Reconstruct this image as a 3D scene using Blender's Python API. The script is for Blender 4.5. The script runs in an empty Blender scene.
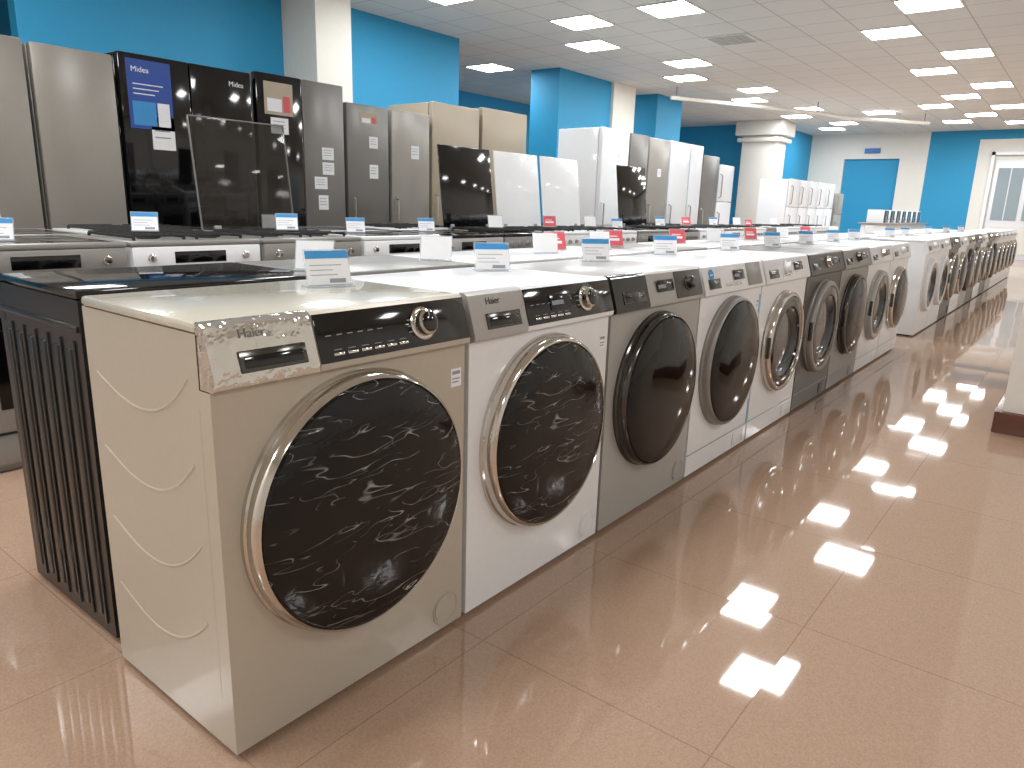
import bpy, bmesh, math, random
from mathutils import Vector, Matrix
random.seed(4)
S=bpy.context.scene
COL=S.collection
try:
    S.view_settings.view_transform='Standard'
except Exception: pass

# ---------------------------------------------------------------- materials
MATS={}
def srgb(c):
    return tuple(((v/255)/12.92 if v/255<=0.04045 else ((v/255+0.055)/1.055)**2.4) for v in c)+(1,)
def mat(name,c=(200,200,200),rough=.4,metal=0,coat=0,bump=0,bscale=60,emit=0,alpha=1,trans=0,spec=.5):
    if name in MATS: return MATS[name]
    m=bpy.data.materials.new(name); m.use_nodes=True
    nt=m.node_tree; b=nt.nodes['Principled BSDF']
    col=srgb(c)
    n=nt.nodes.new('ShaderNodeTexNoise'); n.inputs['Scale'].default_value=bscale
    tc=nt.nodes.new('ShaderNodeTexCoord'); nt.links.new(tc.outputs['Object'],n.inputs['Vector'])
    mx=nt.nodes.new('ShaderNodeMix'); mx.data_type='RGBA'
    mx.inputs[6].default_value=tuple(v*.97 for v in col[:3])+(1,)
    mx.inputs[7].default_value=tuple(min(1,v*1.03) for v in col[:3])+(1,)
    nt.links.new(n.outputs['Fac'],mx.inputs[0]); nt.links.new(mx.outputs[2],b.inputs['Base Color'])
    b.inputs['Roughness'].default_value=rough; b.inputs['Metallic'].default_value=metal
    b.inputs['Coat Weight'].default_value=coat; b.inputs['Coat Roughness'].default_value=.05
    b.inputs['Specular IOR Level'].default_value=spec
    if bump:
        bp=nt.nodes.new('ShaderNodeBump'); bp.inputs['Strength'].default_value=bump; bp.inputs['Distance'].default_value=.004
        nt.links.new(n.outputs['Fac'],bp.inputs['Height']); nt.links.new(bp.outputs['Normal'],b.inputs['Normal'])
        if coat and bump>.3: nt.links.new(bp.outputs['Normal'],b.inputs['Coat Normal'])
    if emit:
        b.inputs['Emission Color'].default_value=(.97,.99,1,1); b.inputs['Emission Strength'].default_value=emit
    if alpha<1: b.inputs['Alpha'].default_value=alpha
    MATS[name]=m; return m

WHITE=mat('white_enamel',(238,240,243),.3,0,.3)
WHITE2=mat('white_plastic',(230,233,236),.35)
BEIGE=mat('champagne_metal_paint',(192,184,170),.33,.15,.2)
BEIGETOP=mat('champagne_lid',(206,202,188),.2,.1,.5)
SILVER=mat('silver_paint',(178,177,174),.33,.2)
GREY=mat('grey_steel',(150,148,145),.33,.3)
GRAPH=mat('graphite_paint',(82,79,77),.33,.25)
BLACK=mat('black_enamel',(27,24,23),.33,0,.2)
BLACKGL=mat('black_gloss',(10,10,12),.08,0,.3)
CHROME=mat('chrome',(212,208,202),.12,1)
CHROMEF=mat('chrome_film',(216,214,208),.1,.85,.8,1.0,42)
DARKCH=mat('dark_chrome',(90,88,86),.15,.9)
RUBBER=mat('dark_rubber',(40,40,42),.7)
INNER=mat('drum_grey',(70,72,76),.2,.5,.6)
PAPER=mat('paper_white',(244,246,250),.6)
BLUEP=mat('header_blue',(60,150,215),.5)
REDP=mat('card_red',(225,95,105),.5)
INK=mat('ink_grey',(150,155,165),.6)
TXT=mat('lettering_dark',(60,60,62),.4)
TXTL=mat('lettering_pale',(130,128,122),.3,.4)
TAPE=mat('blue_tape',(90,165,215),.3)
ACRYL=mat('clear_acrylic',(225,236,242),.08,0,0,0,60,0,.35)
GLASSLID=mat('smoked_glass',(50,46,42),.05,0,0,0,60,0,.42)
EDGE=mat('glass_edge',(120,120,116),.25)
POSTBLUE=mat('poster_blue',(40,80,165),.4)
STEELF=mat('fridge_silver',(162,158,151),.3,.18)
BEIGEF=mat('fridge_beige',(180,168,148),.35,.15)
GREYF=mat('fridge_grey',(126,124,121),.3,.25)
BROWNT=mat('brown_marble',(100,62,50),.25)
CAST=mat('cast_iron',(30,30,30),.6)
DISPLAY=mat('display_glass',(18,20,24),.1)
LIGHTM=mat('light_diffuser',(255,255,255),.5,emit=31)
FRAMEM=mat('lamp_frame',(225,225,222),.5)
DOORGL=mat('door_black_glass',(8,8,9),.06,0,.0,spec=.35)

def film_glass():
    m=bpy.data.materials.new('film_wrapped_glass'); m.use_nodes=True
    nt=m.node_tree; b=nt.nodes['Principled BSDF']; N=nt.nodes.new; L=nt.links.new
    tc=N('ShaderNodeTexCoord')
    def lines(rot,scale,loc,nscale,width,m0,m1,ms):
        mp=N('ShaderNodeMapping'); mp.inputs['Rotation'].default_value=(0,0,rot); mp.inputs['Scale'].default_value=scale; mp.inputs['Location'].default_value=loc
        L(tc.outputs['Object'],mp.inputs['Vector'])
        no=N('ShaderNodeTexNoise'); no.inputs['Scale'].default_value=nscale; no.inputs['Detail'].default_value=1.5; no.inputs['Distortion'].default_value=.5
        L(mp.outputs[0],no.inputs['Vector'])
        s=N('ShaderNodeMath'); s.operation='SUBTRACT'; L(no.outputs['Fac'],s.inputs[0]); s.inputs[1].default_value=.5
        a=N('ShaderNodeMath'); a.operation='ABSOLUTE'; L(s.outputs[0],a.inputs[0])
        r=N('ShaderNodeMapRange'); r.inputs['From Min'].default_value=0; r.inputs['From Max'].default_value=width
        r.inputs['To Min'].default_value=1; r.inputs['To Max'].default_value=0; L(a.outputs[0],r.inputs['Value'])
        n2=N('ShaderNodeTexNoise'); n2.inputs['Scale'].default_value=ms; n2.inputs['Detail'].default_value=2; L(mp.outputs[0],n2.inputs['Vector'])
        r2=N('ShaderNodeMapRange'); r2.inputs['From Min'].default_value=m0; r2.inputs['From Max'].default_value=m1; L(n2.outputs['Fac'],r2.inputs['Value'])
        mm=N('ShaderNodeMath'); mm.operation='MULTIPLY'; L(r.outputs[0],mm.inputs[0]); L(r2.outputs[0],mm.inputs[1]); return mm.outputs[0]
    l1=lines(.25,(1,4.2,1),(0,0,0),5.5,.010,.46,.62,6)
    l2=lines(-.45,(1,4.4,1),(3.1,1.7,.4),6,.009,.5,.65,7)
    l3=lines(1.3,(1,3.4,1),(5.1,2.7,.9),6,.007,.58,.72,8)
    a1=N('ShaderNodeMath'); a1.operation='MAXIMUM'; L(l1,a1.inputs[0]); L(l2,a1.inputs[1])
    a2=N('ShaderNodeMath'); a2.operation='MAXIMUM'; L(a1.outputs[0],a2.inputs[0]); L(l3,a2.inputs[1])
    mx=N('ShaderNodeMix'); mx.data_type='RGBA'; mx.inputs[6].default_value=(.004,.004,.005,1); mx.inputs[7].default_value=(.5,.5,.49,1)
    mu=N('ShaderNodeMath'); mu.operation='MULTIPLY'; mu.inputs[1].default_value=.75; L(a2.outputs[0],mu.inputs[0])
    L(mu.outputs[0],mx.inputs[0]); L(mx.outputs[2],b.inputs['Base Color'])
    b.inputs['Roughness'].default_value=.12; b.inputs['Specular IOR Level'].default_value=.4
    # soft wrinkles of the cling film catch highlights
    n3=N('ShaderNodeTexNoise'); n3.inputs['Scale'].default_value=14; n3.inputs['Detail'].default_value=3; n3.inputs['Distortion'].default_value=1
    L(tc.outputs['Object'],n3.inputs['Vector'])
    ad=N('ShaderNodeMath'); ad.operation='ADD'; L(a2.outputs[0],ad.inputs[0]); L(n3.outputs['Fac'],ad.inputs[1])
    bp=N('ShaderNodeBump'); bp.inputs['Strength'].default_value=.4; bp.inputs['Distance'].default_value=.004
    L(ad.outputs[0],bp.inputs['Height']); L(bp.outputs['Normal'],b.inputs['Normal'])
    return m
FILM=film_glass()

def grid_mat(name,c,cl,size,offx,offy,mortar,rough,speckle=0):
    m=bpy.data.materials.new(name); m.use_nodes=True
    nt=m.node_tree; b=nt.nodes['Principled BSDF']; N=nt.nodes.new; L=nt.links.new
    g=N('ShaderNodeNewGeometry')
    mp=N('ShaderNodeMapping'); mp.inputs['Location'].default_value=(offx,offy,0); L(g.outputs['Position'],mp.inputs['Vector'])
    br=N('ShaderNodeTexBrick'); br.offset=0; br.squash=1
    br.inputs['Scale'].default_value=1; br.inputs['Brick Width'].default_value=size; br.inputs['Row Height'].default_value=size
    br.inputs['Mortar Size'].default_value=mortar; br.inputs['Mortar Smooth'].default_value=.1
    c=srgb(c)
    br.inputs['Color1'].default_value=c; br.inputs['Color2'].default_value=tuple(v*.97 for v in c[:3])+(1,)
    br.inputs['Mortar'].default_value=srgb(cl)
    L(mp.outputs[0],br.inputs['Vector'])
    if speckle:
        no=N('ShaderNodeTexVoronoi'); no.inputs['Scale'].default_value=330
        L(g.outputs['Position'],no.inputs['Vector'])
        sp=N('ShaderNodeSeparateColor'); L(no.outputs['Color'],sp.inputs[0]); fac=sp.outputs[0]
        # every tile is laid very slightly out of level
        sc=N('ShaderNodeVectorMath'); sc.operation='SCALE'; sc.inputs['Scale'].default_value=1/size; L(mp.outputs[0],sc.inputs[0])
        ad=N('ShaderNodeVectorMath'); ad.operation='ADD'; ad.inputs[1].default_value=(0,0,.5); L(sc.outputs[0],ad.inputs[0])
        fl=N('ShaderNodeVectorMath'); fl.operation='FLOOR'; L(ad.outputs[0],fl.inputs[0])
        wn=N('ShaderNodeTexWhiteNoise'); wn.noise_dimensions='3D'; L(fl.outputs[0],wn.inputs['Vector'])
        sb=N('ShaderNodeVectorMath'); sb.operation='SUBTRACT'; sb.inputs[1].default_value=(.5,.5,.5); L(wn.outputs['Color'],sb.inputs[0])
        ml=N('ShaderNodeVectorMath'); ml.operation='MULTIPLY'; ml.inputs[1].default_value=(.012,.012,0); L(sb.outputs[0],ml.inputs[0])
        an=N('ShaderNodeVectorMath'); an.operation='ADD'; L(ml.outputs[0],an.inputs[0]); L(g.outputs['Normal'],an.inputs[1])
        nn=N('ShaderNodeVectorMath'); nn.operation='NORMALIZE'; L(an.outputs[0],nn.inputs[0]); L(nn.outputs[0],b.inputs['Normal'])
    else:
        no=N('ShaderNodeTexNoise'); no.inputs['Scale'].default_value=300; L(g.outputs['Position'],no.inputs['Vector']); fac=no.outputs['Fac']
    r=N('ShaderNodeMapRange'); r.inputs['From Min'].default_value=0; r.inputs['From Max'].default_value=1
    r.inputs['To Min'].default_value=.86 if speckle else .95; r.inputs['To Max'].default_value=1.08 if speckle else 1.02
    L(fac,r.inputs['Value'])
    vm=N('ShaderNodeVectorMath'); vm.operation='SCALE'; L(br.outputs['Color'],vm.inputs[0]); L(r.outputs[0],vm.inputs['Scale'])
    L(vm.outputs[0],b.inputs['Base Color']); b.inputs['Roughness'].default_value=rough
    return m
FLOORM=grid_mat('polished_granite_tiles',(177,148,126),(156,127,106),.6,-.02,.18,.002,.04,1)
fb=FLOORM.node_tree.nodes['Principled BSDF']; fb.inputs['Specular IOR Level'].default_value=.8; fb.inputs['IOR'].default_value=1.55
CEILM=grid_mat('ceiling_tiles',(222,220,214),(184,182,176),.6,0,.3,.009,.8)
WALLB=mat('blue_wall_paint',(38,148,195),.6,bscale=20,bump=.05)
WALLW=mat('white_wall_paint',(230,227,219),.6,bscale=20,bump=.05)

# ---------------------------------------------------------------- mesh builder
class MB:
    def __init__(s): s.bm=bmesh.new(); s.mats=[]
    def mi(s,m):
        if m not in s.mats: s.mats.append(m)
        return s.mats.index(m)
    def merge(s,b,m,bev=0,seg=2,mtx=None):
        if bev:
            es=[e for e in b.edges if len(e.link_faces)==2 and e.calc_face_angle(0)>.5]
            bmesh.ops.bevel(b,geom=es,offset=bev,segments=seg,profile=.5,affect='EDGES',clamp_overlap=True)
        if mtx: bmesh.ops.transform(b,matrix=mtx,verts=b.verts)
        bmesh.ops.recalc_face_normals(b,faces=b.faces)
        i=s.mi(m)
        for f in b.faces: f.material_index=i
        me=bpy.data.meshes.new('t'); b.to_mesh(me); b.free(); s.bm.from_mesh(me); bpy.data.meshes.remove(me)
        return s
    def box(s,x0,x1,y0,y1,z0,z1,m,bev=0,mtx=None):
        b=bmesh.new(); bmesh.ops.create_cube(b,size=1)
        bmesh.ops.transform(b,matrix=Matrix.Translation(((x0+x1)/2,(y0+y1)/2,(z0+z1)/2))@Matrix.Diagonal((x1-x0,y1-y0,z1-z0,1)),verts=b.verts)
        return s.merge(b,m,bev,2,mtx)
    def quad(s,pts,m):
        b=bmesh.new(); f=b.faces.new([b.verts.new(p) for p in pts]); i=s.mi(m); f.material_index=i
        me=bpy.data.meshes.new('t'); b.to_mesh(me); b.free(); s.bm.from_mesh(me); bpy.data.meshes.remove(me); return s
    def prism(s,prof,x0,x1,m,bev=0):   # prof (y,z) extruded along x
        b=bmesh.new()
        a=[b.verts.new((x0,y,z)) for y,z in prof]; c=[b.verts.new((x1,y,z)) for y,z in prof]
        b.faces.new(a); b.faces.new(c[::-1]); n=len(prof)
        for i in range(n): b.faces.new((a[i],a[(i+1)%n],c[(i+1)%n],c[i]))
        return s.merge(b,m,bev)
    def lathe(s,prof,m,mtx=None,seg=64,segcap=True): # prof (r,h) around +Z
        b=bmesh.new(); rings=[]
        for r,h in prof:
            if r<1e-6: rings.append([b.verts.new((0,0,h))])
            else: rings.append([b.verts.new((r*math.cos(2*math.pi*k/seg),r*math.sin(2*math.pi*k/seg),h)) for k in range(seg)])
        for p,q in zip(rings,rings[1:]):
            for k in range(seg):
                k2=(k+1)%seg
                if len(p)==1 and len(q)==1: continue
                if len(p)==1: b.faces.new((p[0],q[k],q[k2]))
                elif len(q)==1: b.faces.new((p[k],p[k2],q[0]))
                else: b.faces.new((p[k],p[k2],q[k2],q[k]))
        return s.merge(b,m,0,2,mtx)
    def tube(s,pts,r,m,seg=8):
        b=bmesh.new(); rings=[]; pts=[Vector(p) for p in pts]
        for i,p in enumerate(pts):
            d=(pts[min(i+1,len(pts)-1)]-pts[max(i-1,0)]).normalized()
            up=Vector((0,0,1)) if abs(d.z)<.9 else Vector((1,0,0))
            a=d.cross(up).normalized(); c=d.cross(a)
            rings.append([b.verts.new(p+a*r*math.cos(2*math.pi*k/seg)+c*r*math.sin(2*math.pi*k/seg)) for k in range(seg)])
        for p,q in zip(rings,rings[1:]):
            for k in range(seg): b.faces.new((p[k],p[(k+1)%seg],q[(k+1)%seg],q[k]))
        b.faces.new(rings[0]); b.faces.new(rings[-1][::-1])
        return s.merge(b,m)
    def done(s,name,parent=None,mtx=None,label=None):
        me=bpy.data.meshes.new(name); s.bm.to_mesh(me); s.bm.free()
        for m in s.mats: me.materials.append(m)
        me.shade_smooth(); me.set_sharp_from_angle(angle=math.radians(32))
        o=bpy.data.objects.new(name,me); COL.objects.link(o)
        if parent: o.parent=parent
        if mtx: o.matrix_local=mtx
        if label: o['label']=label
        return o
def root(name,loc,rot,label,cat,group=None):
    o=bpy.data.objects.new(name,None); o.empty_display_size=.1; COL.objects.link(o)
    o.location=loc; o.rotation_euler=(0,0,rot); o['label']=label; o['category']=cat
    if group: o['group']=group
    return o
def copy_tree(o,loc,rot=None,label=None,parent=None):
    c=o.copy(); COL.objects.link(c)
    if parent: c.parent=parent
    else:
        c.location=loc
        if rot is not None: c.rotation_euler=(0,0,rot)
        if label: c['label']=label
    for ch in list(o.children): copy_tree(ch,None,parent=c)
    return c
def struct(o): o['kind']='structure'; return o
def text(s,size,m,name,parent,mtx,align='LEFT'):
    cu=bpy.data.curves.new('txt','FONT'); cu.body=s; cu.size=size; cu.extrude=.0004; cu.align_x=align
    t=bpy.data.objects.new('txt',cu); COL.objects.link(t)
    dg=bpy.context.evaluated_depsgraph_get(); me=bpy.data.meshes.new_from_object(t.evaluated_get(dg))
    bpy.data.objects.remove(t); me.materials.clear(); me.materials.append(m)
    o=bpy.data.objects.new(name,me); COL.objects.link(o); o.parent=parent; o.matrix_local=mtx; return o
def frame(x,y,z,up,nrm):
    up=Vector(up).normalized(); n=Vector(nrm).normalized(); r=up.cross(n)
    M=Matrix.Identity(4)
    for i in range(3): M[i][0]=r[i]; M[i][1]=up[i]; M[i][2]=n[i]
    M[0][3],M[1][3],M[2][3]=x,y,z
    return M
def front(x,y,z): return frame(x,y,z,(0,0,1),(0,-1,0))   # local Z -> -Y

# ---------------------------------------------------------------- washing machine
W=.64; H=.85
def washer(loc,rot,label,body,panel=None,lid=None,D=.48,R=.265,rim=CHROME,rimw=.022,glass=None,inner=None,
           drawer=None,dw=.2,strip=None,knob=None,display=None,buttons=0,logo=None,filt='round',side=None,
           bz=.445,detail=True,film=False,group=None,sticker=False,handle=True,lights=False,tape=False,logomat=None):
    panel=panel or body; lid=lid or body; drawer=drawer or panel; glass=glass or DOORGL
    f=-D/2
    rt=root('washing_machine',loc,rot,label,'washing machine',group)
    b=MB(); b.prism([(f,.014),(f,.737),(f+.03,.737),(f+.03,.832),(-f,.832),(-f,.014)],-W/2,W/2,body,.009)
    b.box(-W/2+.003,W/2-.003,f-.002,f+.001,.1,.103,GREY) if filt=='flap' else None
    if side=='arcs':
        for z in (.70,.54,.38,.22):
            pts=[]
            for k in range(25):
                t=k/24; y=.2-.37*t; pts.append((-W/2+.0024,y,z-.045*math.sin(math.pi*min(1,t))+.05*t**5))
            b.tube(pts,.0042,body,8)
        b.tube([(-W/2+.0022,-.2,.12),(-W/2+.0022,-.2,.7)],.003,body,6)
    if side=='ribs':
        for k in range(6):
            y=-.19+.074*k
            b.box(W/2-.004,W/2+.008,y-.015,y+.015,.06,.72,body,.009)
            b.box(W/2-.004,W/2+.005,y+.02,y+.03,.04,.74,body,.003)
        b.box(W/2-.004,W/2+.006,f+.01,-f-.01,.76,.775,body,.004)
    b.done('cabinet',rt)
    b=MB(); b.box(-W/2-.002,W/2+.002,f+.032,-f,.833,.853,lid,.007); b.done('top_panel',rt)
    for sx in (-1,1):
        for sy in (-1,1):
            b=MB(); b.lathe([(0,0),(.022,0),(.022,.016),(0,.016)],RUBBER,Matrix.Translation((sx*.26,sy*(D/2-.05),0)),12); b.done('foot',rt)
    # control panel
    pf=[(f-.004,.735),(f-.016,.742),(f-.017,.752),(f+.012,.846),(f+.02,.852),(f+.034,.853),(f+.034,.735)]
    def PM(x,t,off=0):
        a=Vector((0,f-.017,.752)); c=Vector((0,f+.012,.846)); d=(c-a); p=a+d*t; n=Vector((0,-d.z,d.y)).normalized()
        p=p+n*off; return frame(x,p.y,p.z,d,n)
    b=MB(); b.prism(pf,-W/2+dw+.001,W/2,panel,.003); cp=b.done('control_panel',rt)
    b=MB(); b.prism([(y-.002 if i in(1,2,3) else y,z) for i,(y,z) in enumerate(pf)],-W/2,-W/2+dw-.002,drawer,.004)
    dr=b.done('detergent_drawer',rt)
    if detail:
        cx=-W/2+dw*.56
        b=MB(); b.box(-dw*.32,dw*.32,-.02,.019,-.001,.003,DARKCH,.006); b.box(-dw*.28,dw*.28,-.013,.008,.002,.0045,BLACKGL,.003)
        b.done('drawer_handle',dr,PM(cx,.32,.002))
    if strip:
        b=MB(); b.box(0,strip[1]-strip[0],-.047,.049,0,.003,strip[2],.002)
        if lights:
            for q in range(3):
                b.box(.235,.235+.03+.008*q,.012-.013*q,.0145-.013*q,.003,.0034,INK)
            for q in range(6):
                b.box(.02+.026*q,.034+.026*q,.004,.006,.003,.0034,INK)
        b.done('control_strip',cp,PM(strip[0],.5,.0))
    if display:
        b=MB(); b.box(0,display[1]-display[0],-.02,.02,.003,.005,DISPLAY,.002)
        b.box(.006,(display[1]-display[0])*.5,-.008,.004,.005,.0055,INK)
        b.done('display_screen',cp,PM(display[0],.55,.001))
    if knob:
        kx,km,kr=knob
        b=MB(); b.lathe([(kr*1.25,0),(kr*1.25,.004),(kr*1.1,.006),(kr,.006),(kr*.95,.022),(kr*.8,.026),(0,.026)],km,None,40)
        b.lathe([(kr*.78,.0262),(kr*.7,.0275),(0,.0275)],BLACKGL if km is CHROME else km,None,32)
        b.box(-.002,.002,kr*.45,kr*.9,.026,.028,INK)
        b.done('program_knob',cp,PM(kx,.52,.002))
    for k in range(buttons):
        b=MB(); b.box(-.013,.013,-.003,.003,0,.003,CHROME,.001); b.box(-.009,.009,.008,.0095,0,.0006,INK)
        b.done('button',cp,PM(-W/2+dw+.045+k*.034,.17,.003))
    if logo: text(logo,.024,logomat or TXT,'brand_lettering',dr,PM(-W/2+.06,.74,.003))
    # door
    b=MB(); b.lathe([(R+.006,-.004),(R+.004,.008),(R,.012),(R,.026),(R-.004,.036),(R-.010,.041),(R-rimw,.042),(R-rimw-.004,.036)],rim,None,96)
    dm=b.done('door',rt,front(0,f,bz))
    rg=R-rimw-.001
    b=MB()
    if inner:
        b.lathe([(rg,.036),(rg-.01,.04),(rg-.05,.040),(rg-.056,.03)],BLACKGL,None,80)
        b.lathe([(rg-.055,.031),(rg-.075,.022),(rg-.085,.012),(rg*.5,.016),(0,.026)],inner,None,64)
    else:
        b.lathe([(rg,.036),(rg-.006,.044),(rg-.03,.052),(rg*.75,.059),(rg*.4,.064),(0,.066)],FILM if film else glass,None,96)
    b.done('door_glass',dm)
    if handle:
        b=MB()
        b.box(-R-.002,-R+.012,-.05,.05,.02,.04,DARKCH if rim is not WHITE2 else WHITE2,.005)
        b.done('door_handle',dm)
    if detail:
        b=MB()
        if filt=='round':
            b.lathe([(.043,0),(.043,.0025),(.040,.0025),(.040,.001),(.037,.001),(.037,.0035),(0,.0035)],body,None,40)
            b.done('filter_cover',rt,front(W/2-.062,f,.068))
        else:
            b.box(-.06,.06,-.03,.03,0,.004,body,.004); b.done('filter_cover',rt,front(W/2-.1,f,.055))
    if sticker:
        b=MB(); b.box(-.017,.017,-.022,.022,0,.001,PAPER); b.box(-.013,.013,.008,.016,.001,.0014,INK); b.box(-.013,.013,-.004,-.001,.001,.0014,INK)
        b.box(-.013,.008,-.012,-.009,.001,.0014,INK); b.done('sticker',rt,front(W/2-.03,f,.66))
    if tape:
        for z0,z1 in ((.62,.7),(.1,.22)):
            b=MB(); b.box(W/2-.012,W/2-.0,f-.0012,f-.0002,z0,z1,TAPE); b.done('tape_strip',rt)
        b=MB(); b.lathe([(.022,0),(.022,.0012),(0,.0012)],BLUEP,None,32); b.box(-.012,.012,-.002,.002,.0012,.0016,PAPER); b.done('sticker',dr,PM(-W/2+.075,.68,.003))
    return rt

X0=.60; P=.6557; YF=1.12
def mx(i): return X0+P*i+P/2
def WL(i,**k):
    D=.48; return washer((mx(i),YF+D/2,0),0,**k)
WL(0,label='champagne washing machine with film-wrapped black glass door and chrome drawer',body=BEIGE,lid=BEIGETOP,panel=BEIGE,drawer=CHROMEF,dw=.215,
   strip=(-.103,.318,BLACKGL),knob=(.175,CHROME,.029),buttons=6,logo='Haier',R=.278,rim=CHROME,rimw=.011,film=True,side='arcs',sticker=True,handle=False,lights=True,logomat=TXTL)
WL(1,label='white washing machine with film-wrapped black door and thick chrome ring',body=WHITE,drawer=SILVER,dw=.21,
   strip=(-.108,.318,BLACKGL),knob=(.175,CHROME,.029),buttons=5,display=(.0,.12),logo='Haier',R=.272,rim=CHROME,rimw=.014,film=True,sticker=True,handle=False,lights=True)
WL(2,label='silver washing machine with smooth black glass door',body=SILVER,drawer=BLACKGL,panel=SILVER,dw=.22,display=(-.04,.08),
   strip=(.1,.31,GRAPH),R=.27,rim=DARKCH,rimw=.010,knob=(.2,DARKCH,.022),filt='round',handle=False)
WL(3,label='white washing machine with dark grey-framed door and pale button panel',body=WHITE,drawer=WHITE2,dw=.17,display=(-.03,.08),buttons=5,
   strip=(.12,.28,GREY),R=.27,rim=GREY,rimw=.012,filt='flap',sticker=True,handle=False,tape=True)
WL(4,label='white washing machine with chrome porthole ring and visible steel drum',body=WHITE,drawer=WHITE2,dw=.19,display=(.08,.2),
   knob=(-.03,WHITE2,.026),buttons=4,R=.245,rim=CHROME,rimw=.02,inner=INNER,filt='flap')
WL(5,label='graphite washing machine with grey-ringed porthole door',body=GRAPH,drawer=GRAPH,dw=.19,display=(.1,.22),
   knob=(0,CHROME,.026),R=.255,rim=GREY,rimw=.024,inner=INNER,filt='flap')
WL(6,label='steel-grey washing machine with black glass door',body=GREY,drawer=GREY,dw=.19,display=(.1,.22),
   knob=(.0,DARKCH,.026),R=.25,rim=DARKCH,rimw=.02,filt='flap')
WL(7,label='white washing machine with grey porthole ring',body=WHITE,drawer=WHITE2,dw=.19,display=(.1,.22),
   knob=(.0,CHROME,.024),R=.24,rim=SILVER,rimw=.03,inner=INNER,filt='flap')
wm_white=WL(8,label='white washing machine with chrome porthole ring and dark glass',body=WHITE,drawer=WHITE2,dw=.19,display=(.1,.22),
   knob=(.0,WHITE2,.024),R=.235,rim=CHROME,rimw=.02,filt='flap',group='washing machines in the long row')
kinds={}
kinds['w']=wm_white
def far(i,k,lab,**kw):
    loc=(mx(i)+.0,YF+.24,0)
    if k in kinds: copy_tree(kinds[k],loc,0,lab)
    else: kinds[k]=WL(i,label=lab,group='washing machines in the long row',**kw)
X0+= .09
far(10,'wb',"white washing machine with round white door ring beside a gap",body=WHITE,drawer=WHITE2,R=.24,rim=WHITE2,rimw=.035,inner=INNER,display=(.1,.22),knob=(0,WHITE2,.024))
far(11,'wb','white washing machine with round white door ring')
far(12,'b','black washing machine with black glass door',body=BLACK,drawer=BLACK,R=.25,rim=CHROME,rimw=.016,display=(.1,.22),knob=(0,CHROME,.024))
far(13,'w','white washing machine with chrome porthole ring and dark glass')
far(14,'s','silver washing machine with dark door',body=SILVER,drawer=SILVER,R=.25,rim=DARKCH,rimw=.02,display=(.1,.22),knob=(0,CHROME,.024))
far(15,'b','black washing machine with black glass door')
far(16,'w','white washing machine with chrome porthole ring and dark glass')
far(17,'b','black washing machine with black glass door')
far(18,'s','silver washing machine with dark door')
for i in range(19,24): far(i,'w','white washing machine with chrome porthole ring and dark glass')
X0=.60
# second row, backs against first row
R2=1.925
first=washer((.63+W/2,R2,0),math.pi,'black washing machine with corrugated side panel',BLACK,lid=BLACKGL,drawer=BLACK,D=.49,side='ribs',display=(.1,.22),knob=(0,CHROME,.024),rim=DARKCH)
b=MB(); pts=[(.27,.262,.62),(.27,.285,.6),(.275,.295,.5),(.28,.29,.3),(.28,.28,.14),(.30,.275,.05),(.24,.275,.035),(.1,.272,.04)]
b.tube(pts,.012,RUBBER,10); b.done('drain_hose',first)
r2k={}
r2={'w':dict(body=WHITE,drawer=WHITE2,rim=CHROME),'g':dict(body=GREY,drawer=GREY,rim=DARKCH),'s':dict(body=SILVER,drawer=SILVER,rim=CHROME)}
for i,k in enumerate('gwwgwwswwwwgwwwwsww'):
    loc=(.63+P*(i+1)+W/2,R2,0)
    nm={'w':'white','g':'steel-grey','s':'silver'}[k]
    if k in r2k: copy_tree(r2k[k],loc,math.pi)
    else:
        r2k[k]=washer(loc,math.pi,nm+' washing machine standing back to back with the front row',D=.49,display=(.1,.22),knob=(0,CHROME,.024),group='washing machines in the second row',**r2[k])

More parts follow.
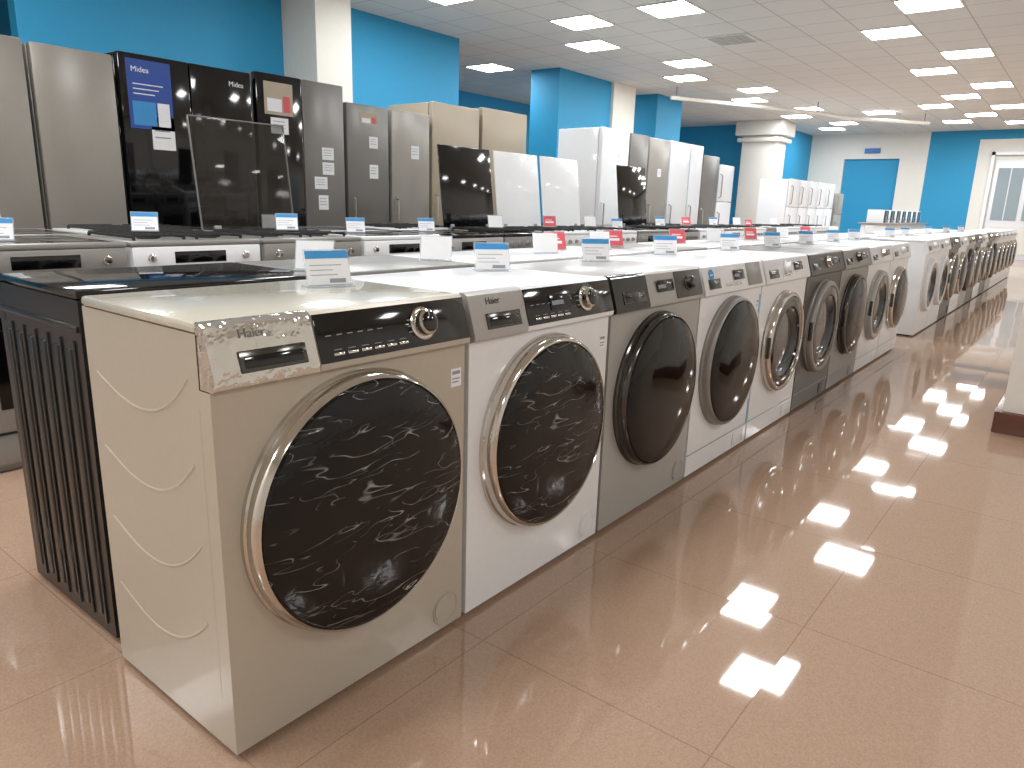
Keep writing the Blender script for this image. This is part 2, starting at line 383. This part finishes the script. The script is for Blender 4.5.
# ---------------------------------------------------------------- stoves
def stove(loc,rot,label,body,top,lid=None,group=None,hob='gas',knobs=True):
    rt=root('cooking_stove',loc,rot,label,'stove',group)
    b=MB(); b.box(-.3,.3,-.29,.3,.0,.838,body,.005); b.done('stove_body',rt)
    b=MB(); b.box(-.302,.302,-.305,.302,.838,.86,top,.006); b.box(-.27,.27,-.25,.25,.858,.8605,BLACKGL if hob=='glass' else top); b.done('cooktop',rt)
    for sx in (-1,1):
        if hob=='gas':
            g=MB()
            for dy in (-.22,-.11,.0,.11,.22): g.box(sx*.14-.11,sx*.14+.11,dy-.004,dy+.004,.874,.884,CAST,.002)
            for dx in (-.11,0,.11): g.box(sx*.14+dx-.004,sx*.14+dx+.004,-.224,.224,.868,.88,CAST,.002)
            for dx in (-.11,.11):
                for dy in (-.22,.22): g.box(sx*.14+dx-.005,sx*.14+dx+.005,dy-.005,dy+.005,.859,.876,CAST)
            g.done('pan_grate',rt)
        for sy in (-1,1):
            g=MB()
            if hob=='gas': g.lathe([(.045,.86),(.045,.866),(.03,.868),(.03,.873),(0,.874)],CAST,Matrix.Translation((sx*.14,sy*.11,0)),20)
            else: g.lathe([(.085,.8604),(.085,.8612),(.082,.8612),(.082,.8606),(0,.8606)],GRAPH,Matrix.Translation((sx*.14,sy*.11,0)),32)
            g.done('burner',rt)
    g=MB(); g.box(-.298,.298,-.305,-.289,.74,.837,body if body is not BLACK else GREY,.004)
    if not knobs: g.box(-.12,.12,-.307,-.304,.765,.815,BLACKGL,.002)
    fp=g.done('control_fascia',rt)
    for k in range(6 if knobs else 0):
        g=MB(); g.lathe([(.017,0),(.016,.004),(.013,.006),(.012,.02),(0,.021)],GREY,None,20)
        g.box(-.003,.003,-.012,.012,.018,.025,CHROME)
        g.done('knob',fp,front(-.225+.09*k,-.305,.79))
    if not knobs:
        for sx in (-1,1):
            g=MB(); g.lathe([(.018,0),(.017,.004),(.014,.006),(.013,.016),(0,.017)],CHROME,None,20); g.done('knob',fp,front(sx*.22,-.305,.79))
    g=MB(); g.box(-.296,.296,-.318,-.291,.16,.73,body,.006); d=g.done('oven_door',rt)
    g=MB(); g.box(-.22,.22,-.3205,-.317,.25,.6,DOORGL,.004); g.done('oven_window',d)
    g=MB(); g.tube([(-.24,-.318,.67),(-.24,-.355,.67),(.24,-.355,.67),(.24,-.318,.67)],.009,CHROME,10); g.done('handle',d)
    g=MB(); g.box(-.296,.296,-.31,-.291,.03,.15,body,.005); g.done('storage_drawer',rt)
    if lid:
        g=MB(); g.box(-.285,.285,-.006,.006,.02,.60,lid,.005)
        if lid is GLASSLID:
            g.box(-.287,.287,-.007,.007,.596,.602,EDGE,.001)
            for sx in (-1,1): g.box(sx*.285-.002,sx*.285+.002,-.007,.007,.02,.6,EDGE,.001)
        for sx in (-1,1): g.box(sx*.2-.02,sx*.2+.02,-.012,.012,0,.04,GREY,.003)
        g.done('glass_lid',rt,Matrix.Translation((0,.275,.858))@Matrix.Rotation(math.radians(-7),4,'X'))
    return rt
Y3=3.42
LBL={id(WHITE):'white',id(GREY):'stainless steel',id(BLACK):'black',id(SILVER):'silver'}
n_=None
seq=[(1.08,GREY,GREY,n_,'glass'),(1.70,WHITE,GREY,n_,'gas'),(2.32,GREY,GREY,GLASSLID,'gas'),(2.94,WHITE,WHITE2,n_,'glass'),(3.55,SILVER,BLACKGL,n_,'glass'),(4.16,BLACK,BLACKGL,BLACKGL,'gas'),
     (4.78,WHITE,WHITE2,WHITE,'gas'),(5.39,WHITE,WHITE2,WHITE,'gas'),(6.02,GREY,GREY,n_,'glass'),(6.66,BLACK,BLACKGL,BLACKGL,'gas'),(7.3,WHITE,WHITE2,n_,'gas'),(7.94,WHITE,GREY,n_,'gas'),(8.6,WHITE,WHITE2,n_,'gas'),(9.25,GREY,GREY,n_,'glass'),(9.9,WHITE,WHITE2,n_,'gas'),(10.55,WHITE,WHITE2,n_,'glass'),(11.2,WHITE,WHITE2,n_,'gas')]
sk={}
for x,bm_,tp,ld,hb in seq:
    k=(id(bm_),id(tp),id(ld),hb)
    lab=LBL[id(bm_)]+' free-standing stove'+(' with raised glass lid' if ld else (' with flat glass hob' if hb=='glass' else ' with open gas burners'))
    if k in sk: copy_tree(sk[k],(x,Y3,0),0)
    else: sk[k]=stove((x,Y3,0),0,lab,bm_,tp,ld,group='stoves in a row',hob=hb,knobs=(hb=='gas' and x>4))
base=sk[(id(WHITE),id(WHITE2),id(None),'gas')]; g2=sk[(id(GREY),id(GREY),id(None),'glass')]
for i in range(13):
    x=1.2+.66*i
    copy_tree(g2 if i%3!=1 else base,(x,Y3+.65,0),math.pi)

# ---------------------------------------------------------------- refrigerators
def fridge(x0,x1,Yf,h,label,m,kind='two',D=.62,handles=True,m2=None,extra=None,side=None,group=None):
    w=x1-x0
    rt=root('refrigerator',((x0+x1)/2,Yf+D/2,0),0,label,'refrigerator',group)
    f=-D/2; side=side or m
    b=MB(); b.box(-w/2,w/2,f+.06,-f,.02,h-.005,side,.006)
    for sx in (-1,1): b.box(sx*(w/2-.06)-.02,sx*(w/2-.06)+.02,f+.08,f+.12,0,.03,RUBBER)
    b.done('cabinet',rt)
    def door(a,c,z0,z1,mm,hx=None):
        b=MB(); b.box(a+.003,c-.003,f,f+.056,z0,z1,mm,.01); d=b.done('door',rt)
        if hx is not None and handles:
            b=MB(); zc0=max(z0+.06,z1-.5) if z0<.3 else z0+.05
            zc1=min(zc0+.35,z1-.04)
            b.tube([(hx,f+.002,zc0),(hx,f-.035,zc0+.02),(hx,f-.035,zc1-.02),(hx,f+.002,zc1)],.009,CHROME if m is not WHITE else GREY,8); b.done('handle',d)
        return d
    if kind=='two':
        door(-w/2,w/2,.06,h*.36,m,-w/2+.05); dd=door(-w/2,w/2,h*.365,h,m2 or m,-w/2+.05)
    elif kind=='top':
        door(-w/2,w/2,.06,h*.68,m,-w/2+.05); dd=door(-w/2,w/2,h*.685,h,m2 or m,-w/2+.05)
    elif kind=='sbs':
        dd=door(-w/2,0,.06,h,m); door(0,w/2,.06,h,m2 or m)
    else:
        door(-w/2,0,.06,h*.42,m); door(0,w/2,.06,h*.42,m); dd=door(-w/2,0,h*.425,h,m); door(0,w/2,h*.425,h,m2 or m)
    for (kx,kz,kw,kh,kc) in (extra or []):
        b=MB(); b.box(-kw/2,kw/2,-kh/2,kh/2,0,.0015,{'w':PAPER,'b':POSTBLUE,'k':PAPER,'y':BEIGEF}[kc])
        if kc=='w':
            for q in range(3): b.box(-kw*.38,kw*.3,kh*(.25-.2*q),kh*(.29-.2*q),.0015,.0019,INK)
        if kc=='y':
            b.box(-kw*.4,kw*.1,-kh*.4,kh*.0,.0015,.0019,PAPER); b.box(kw*.15,kw*.4,-kh*.4,kh*.1,.0015,.0019,REDP)
        if kc=='b':
            b.box(-kw*.42,kw*.1,-kh*.45,-kh*.1,.0015,.002,BLUEP); b.box(kw*.14,kw*.42,-kh*.45,-kh*.1,.0015,.002,PAPER)
            for q in range(3): b.box(-kw*.38,kw*(.3-.1*q),kh*(.14-.07*q),kh*(.155-.07*q),.0015,.002,PAPER)
        o=b.done('paper_notice' if kc!='b' else 'poster',dd,front(-w/2+kx,f,kz))
        if kc=='b': text('Midea',.05,PAPER,'poster_lettering',o,Matrix.Translation((-kw*.4,kh*.32,.002)))
    return rt
YA=5.2
fridge(1.08,1.82,YA,1.93,'tall silver refrigerator with two stacked doors',STEELF,'two',handles=False)
fridge(1.85,2.335,YA,1.92,'slim silver refrigerator with plain steel doors',STEELF,'two',handles=False)
r=fridge(2.36,3.335,YA,1.955,'black glossy multi-door refrigerator with a blue poster',BLACKGL,'four',handles=False,extra=[(.2,1.70,.3,.44,'b'),(.27,1.46,.16,.22,'w')])
text('Midea',.05,PAPER,'brand_lettering',r,front(.30,-.3115,1.84))
fridge(3.37,4.21,YA,1.98,'side-by-side grey refrigerator with darker first door',BLACKGL,'sbs',handles=False,m2=GREYF,side=GREYF,
       extra=[(.2,1.8,.26,.24,'y'),(.2,1.6,.16,.12,'w'),(.66,1.42,.12,.1,'w'),(.66,1.3,.12,.1,'w'),(.58,1.18,.13,.1,'w'),(.6,1.02,.1,.12,'w')])
fridge(4.235,4.72,YA,1.86,'grey two-door refrigerator with paper notices',GREYF,'two',extra=[(.25,1.75,.2,.1,'y'),(.3,1.3,.1,.12,'w'),(.3,1.55,.1,.1,'w')])
fridge(4.75,5.25,YA,1.86,'silver two-door refrigerator with paper notice',STEELF,'two',extra=[(.3,1.5,.1,.12,'w')])
fridge(5.28,5.98,YA,1.99,'tall beige refrigerator with two doors',BEIGEF,'two')
fridge(6.02,6.79,YA,2.02,'tall beige refrigerator beside another beige one',BEIGEF,'two')
YB=4.6
fridge(7.44,8.06,YB,1.94,'white refrigerator with notices and vertical handles',WHITE,'two',extra=[(.4,1.65,.1,.1,'w')])
fridge(8.09,8.55,YB+.0,1.93,'dark grey two-door refrigerator beside white one',GREYF,'two')
fridge(8.58,9.15,YB,1.92,'silver refrigerator with bar handles',STEELF,'two',extra=[(.3,1.5,.1,.1,'w')])
fridge(9.18,9.77,YB,1.93,'white two-door refrigerator in the row',WHITE,'two')
fridge(9.8,10.2,YB,1.93,'slim white two-door refrigerator',WHITE,'two')
fridge(10.22,10.8,YB,1.82,'dark grey refrigerator between white ones',GREYF,'two')
fridge(10.83,11.4,YB,1.72,'low white refrigerator with top freezer',WHITE,'top')
wf=fridge(14.8,15.38,4.8,1.68,'white refrigerator with top freezer near the pillar',WHITE,'top',group='white refrigerators near the pillar')
for k in range(1,5): copy_tree(wf,(15.09+.62*k,5.11,0),0)
fridge(18.1,18.7,4.8,1.5,'silver refrigerator near the far pillar',STEELF,'top')

# ---------------------------------------------------------------- price cards
def card(loc,rot,kind,label,w=.115,h=.085):
    rt=root('price_card',loc,rot,label,'price card','price cards on the appliances')
    b=MB(); b.box(-w/2,w/2,-.03,.03,0,.0025,ACRYL,.001)
    T=Matrix.Translation((0,-.012,.002))@Matrix.Rotation(math.radians(-16),4,'X')
    b.box(-w/2,w/2,0,.002,0,h+.004,ACRYL,0,T); b.done('card_stand',rt)
    p=MB(); p.box(-w/2+.003,w/2-.003,-.0012,-.0002,.003,h,PAPER,0,T)
    if kind=='blue':
        p.box(-w/2+.003,w/2-.003,-.0016,-.0012,h*.78,h,BLUEP,0,T)
        for q,(a,c) in enumerate(((.1,.8),(.1,.6),(.1,.7))):
            p.box(-w/2+w*a,-w/2+w*c,-.0015,-.0012,h*(.58-.14*q),h*(.60-.14*q),INK,0,T)
        p.box(0,w*.36,-.0016,-.0012,h*.08,h*.2,INK,0,T)
    elif kind=='red':
        p.box(-w/2+.003,w/2-.003,-.0016,-.0012,.003,h,REDP,0,T)
        p.box(-w*.35,w*.2,-.002,-.0016,h*.6,h*.66,PAPER,0,T); p.box(-w*.35,w*.3,-.002,-.0016,h*.35,h*.5,PAPER,0,T)
    p.done('paper_card',rt)
    return rt
cb=card((1.105,1.44,.853),-.25,'blue','white paper price card with blue header on clear stand')
cr=card((2.82,1.97,.853),-.35,'red','red and white paper price card on clear stand')
cw=card((1.32,1.78,.853),-.9,'white','blank white paper card on clear stand')
for (x,y,r_) in [(1.76,1.47,-.3),(2.42,1.5,-.35),(3.05,1.52,-.4),(3.75,1.5,-.3),(4.4,1.5,-.3),(5.05,1.5,-.3),(5.7,1.5,-.3),(6.3,1.5,-.3),(7.6,1.5,-.3),(8.3,1.5,-.3),(9.6,1.5,-.3),(10.9,1.5,-.3),(12.2,1.5,-.3)]:
    copy_tree(cb,(x,y,.853),r_-.3)
for (x,y) in [(3.4,2.0),(4.1,1.97),(5.3,1.97),(6.6,1.97)]: copy_tree(cr,(x,y,.853),-.5)
for (x,y,r_) in [(1.9,1.85,-.9),(2.6,1.87,-.6),(3.1,1.9,-.5),(4.6,1.95,-.6),(6.0,1.97,-.6),(7.4,1.95,-.6),(8.8,1.95,-.6)]: copy_tree(cw,(x,y,.853),r_)
for (x,y,k,z) in [(1.0,3.35,'b',.862),(1.18,4.07,'w',.862),(1.62,3.45,'b',.886),(2.35,3.4,'b',.886),(2.9,3.5,'b',.862),(2.7,4.07,'w',.862),(3.5,3.5,'b',.862),(4.1,3.4,'w',.886),(4.8,3.42,'r',.886),(5.4,3.42,'w',.886),(6.0,3.5,'b',.862),(6.7,3.42,'b',.886),(7.3,3.42,'r',.886),(8.0,3.42,'b',.886),(8.7,3.42,'w',.886),(9.3,3.5,'r',.862),(10,3.42,'w',.886)]:
    copy_tree({'b':cb,'w':cw,'r':cr}[k],(x,y,z),-.5)

# ---------------------------------------------------------------- room
def sbox(name,*a,m=None,bev=0):
    b=MB(); b.box(*a,m,bev); return struct(b.done(name))
CZ=3.25
sbox('floor',-3.5,23.2,-4.2,10.7,-.1,0,m=FLOORM)
sbox('ceiling',-3.5,23.2,-4.2,10.7,CZ,CZ+.1,m=CEILM)
sbox('wall_left',-3.5,-3.4,-4.2,10.7,0,CZ,m=WALLW)
sbox('wall_front',-3.4,23.2,-4.2,-4.1,0,CZ,m=WALLW)
sbox('wall_back',-3.4,23.2,10.6,10.7,0,CZ,m=WALLB)
sbox('wall_rear_blue',2.6,8.0,7.5,7.65,0,CZ,m=WALLB)
sbox('wall_rear_blue_panel',5.72,8.0,7.36,7.5,0,CZ,m=WALLB)
sbox('wall_rear_pillar',5.24,5.72,6.9,7.5,0,CZ,m=WALLW)
sbox('wall_pillar_blue',10.45,12.1,7.36,7.95,0,CZ,m=WALLB)
sbox('wall_pillar_white',12.1,12.9,7.3,7.95,0,CZ,m=WALLW)
sbox('wall_pillar_blue_narrow',13.7,14.8,7.25,7.9,0,CZ,m=WALLB)
sbox('wall_annex',19.5,19.6,7.5,10.6,0,CZ,m=WALLB)
b=MB(); b.box(18.9,19.6,6.6,7.5,0,CZ-.35,WALLW,.02); b.box(18.8,19.7,6.5,7.6,2.75,2.85,WALLW,.02); b.box(18.75,19.75,6.45,7.65,2.9,CZ,WALLW,.03); struct(b.done('wall_pilaster'))
sbox('wall_side_blue',19.6,23,7.0,7.1,0,CZ,m=WALLB)
b=MB()
b.box(23,23.15,6.03,7.0,0,CZ,WALLW); b.box(23,23.15,3.9,4.58,0,CZ,WALLW); b.box(23,23.15,4.58,6.03,2.57,CZ,WALLW)
b.box(23,23.15,2.74,3.9,0,CZ,WALLB); b.box(23,23.15,-4.1,2.74,3.02,CZ,WALLB); b.box(23,23.15,-4.1,2.74,0,3.02,WALLW)
b.box(23.1,23.2,4.58,6.03,0,2.57,WALLB)
struct(b.done('wall_far'))
GLZ=mat('door_glazing',(150,165,172),.1)
b=MB(); b.box(22.93,23,.9,2.3,0,2.5,WHITE2,.01)
for a in (.98,1.65):
    b.box(22.915,22.93,a,a+.56,1.0,2.3,GLZ); b.box(22.915,22.93,a,a+.56,.15,.85,WALLW)
    b.box(22.905,22.915,a+.27,a+.29,1.0,2.3,WHITE2)
struct(b.done('door_1'))
b=MB(); b.box(22.9,22.98,2.34,2.42,0,2.7,WHITE); b.box(22.9,22.98,.75,.83,0,2.7,WHITE); b.box(22.9,22.98,.75,2.42,2.62,2.7,WHITE); struct(b.done('trim_2'))
b=MB(); b.box(22.94,22.998,5.1,5.5,2.72,2.85,mat('sign_green_blue',(70,120,190),.5),.005); o=b.done('wall_sign'); o['label']='small blue illuminated sign above the blue doorway'; o['category']='sign'
sbox('wall_pillar_near',4.32,5.0,-.5,.21,0,CZ,m=WALLW)
sbox('baseboard_pillar',4.29,5.03,-.53,.24,0,.11,m=BROWNT,bev=.004)
sbox('baseboard_far',22.96,23,2.5,4.5,0,.12,m=BROWNT)
# ceiling vent
VENT=mat('vent_grey',(186,184,178),.6)
b=MB()
for a in ((-.29,.29,-.29,-.26),(-.29,.29,.26,.29),(-.29,-.26,-.26,.26),(.26,.29,-.26,.26)): b.box(*a,0,.014,FRAMEM)
for k in range(9): b.box(-.26,.26,-.25+.058*k,-.205+.058*k,.002,.012,VENT)
vt=b.done('ceiling_vent'); vt.location=(9.9,4.2,CZ-.014); vt['label']='square slatted air vent in the tiled ceiling'; vt['category']='air vent'
# pipe under the ceiling
b=MB(); b.tube([(13.0,6.6,3.05),(16.2,4.9,3.05),(17.4,4.6,3.05),(19.0,3.3,3.05)],.035,WALLW,10)
for p in ((13.1,6.55),(16.2,4.9),(18.9,3.38)): b.box(p[0]-.01,p[0]+.01,p[1]-.01,p[1]+.01,3.05,CZ,GREY)
o=b.done('ceiling_pipe'); o['label']='thin pale pipe suspended below the tiled ceiling'; o['category']='pipe'

# lights
lt=None
def lamp(x,y):
    global lt
    if lt: return copy_tree(lt,(x,y,CZ-.012))
    rt=root('ceiling_light_panel',(x,y,CZ-.012),0,'square recessed white ceiling light panel, switched on','ceiling light','ceiling light panels')
    b=MB()
    for a in ((-.3,.3,-.3,-.28),(-.3,.3,.28,.3),(-.3,-.28,-.28,.28),(.28,.3,-.28,.28)): b.box(*a,0,.012,FRAMEM)
    b.done('lamp_frame',rt)
    b=MB(); b.quad([(-.28,-.28,.004),(-.28,.28,.004),(.28,.28,.004),(.28,-.28,.004)],LIGHTM); b.done('diffuser',rt)
    lt=rt
for x in (-2.7,.3,3.3,6.3,9.3,12.3,15.3,18.3,21.3): lamp(x,1.8)
for x in (-2.7,-.3,2.1,6.3,9.3,12.3,15.3,18.3,21.3): lamp(x,6.0)
for x in (-1.5,1.5,7.5,10.5,13.5,16.5,19.5): lamp(x,2.4)
for x in (-1.5,4.5,8.1,11.1,14.1,17.1,20.1): lamp(x,5.4)
for x in (8.1,18.3): lamp(x,4.2)
for x in (17.7,20.7): lamp(x,3.0)
for x in (-1.5,1.5,4.5,7.5,10.5,13.5,16.5,19.5): lamp(x,-2.4)
for x in (9.9,12.3,15.3): lamp(x,8.4)

# microwaves on a counter
b=MB(); b.box(16.8,21.2,3.4,3.9,.0,.85,WHITE2,.01); b.box(16.75,21.25,3.35,3.95,.85,.88,GREY,.004); o=b.done('display_counter'); o['label']='long white display counter with grey top'; o['category']='counter'
mw=None
for k in range(7):
    loc=(17.1+.6*k,3.65,.88)
    if mw: copy_tree(mw,loc); continue
    mw=root('microwave_oven',loc,0,'small white microwave oven on the display counter','microwave','microwave ovens on the counter')
    b=MB(); b.box(-.23,.23,-.16,.17,0,.27,WHITE,.008); b.done('microwave_body',mw)
    b=MB(); b.box(-.225,.11,-.175,-.16,.01,.26,BLACKGL,.005); b.done('door',mw)
    b=MB(); b.lathe([(.02,0),(.018,.015),(0,.015)],GREY,None,20); b.done('knob',mw,front(.17,-.16,.08))

# world + camera
w=bpy.data.worlds.new('world'); S.world=w; w.use_nodes=True
w.node_tree.nodes['Background'].inputs[0].default_value=(.8,.85,.9,1); w.node_tree.nodes['Background'].inputs[1].default_value=.6
th=math.radians(14.1); hd=math.radians(38.0)
F=Vector((math.cos(th)*math.cos(hd),math.cos(th)*math.sin(hd),-math.sin(th)))
r0=Vector((math.sin(hd),-math.cos(hd),0)); u0=r0.cross(F)
R_=(r0+.03*u0).normalized(); U_=(u0-.03*r0).normalized()
M=Matrix.Identity(4)
for i in range(3): M[i][0]=R_[i]; M[i][1]=U_[i]; M[i][2]=-F[i]
M[2][3]=1.062
cam=bpy.data.cameras.new('camera'); co=bpy.data.objects.new('camera',cam); COL.objects.link(co); co.matrix_world=M
cam.lens=720/1024*36; cam.sensor_width=36; cam.clip_start=.02
S.camera=co
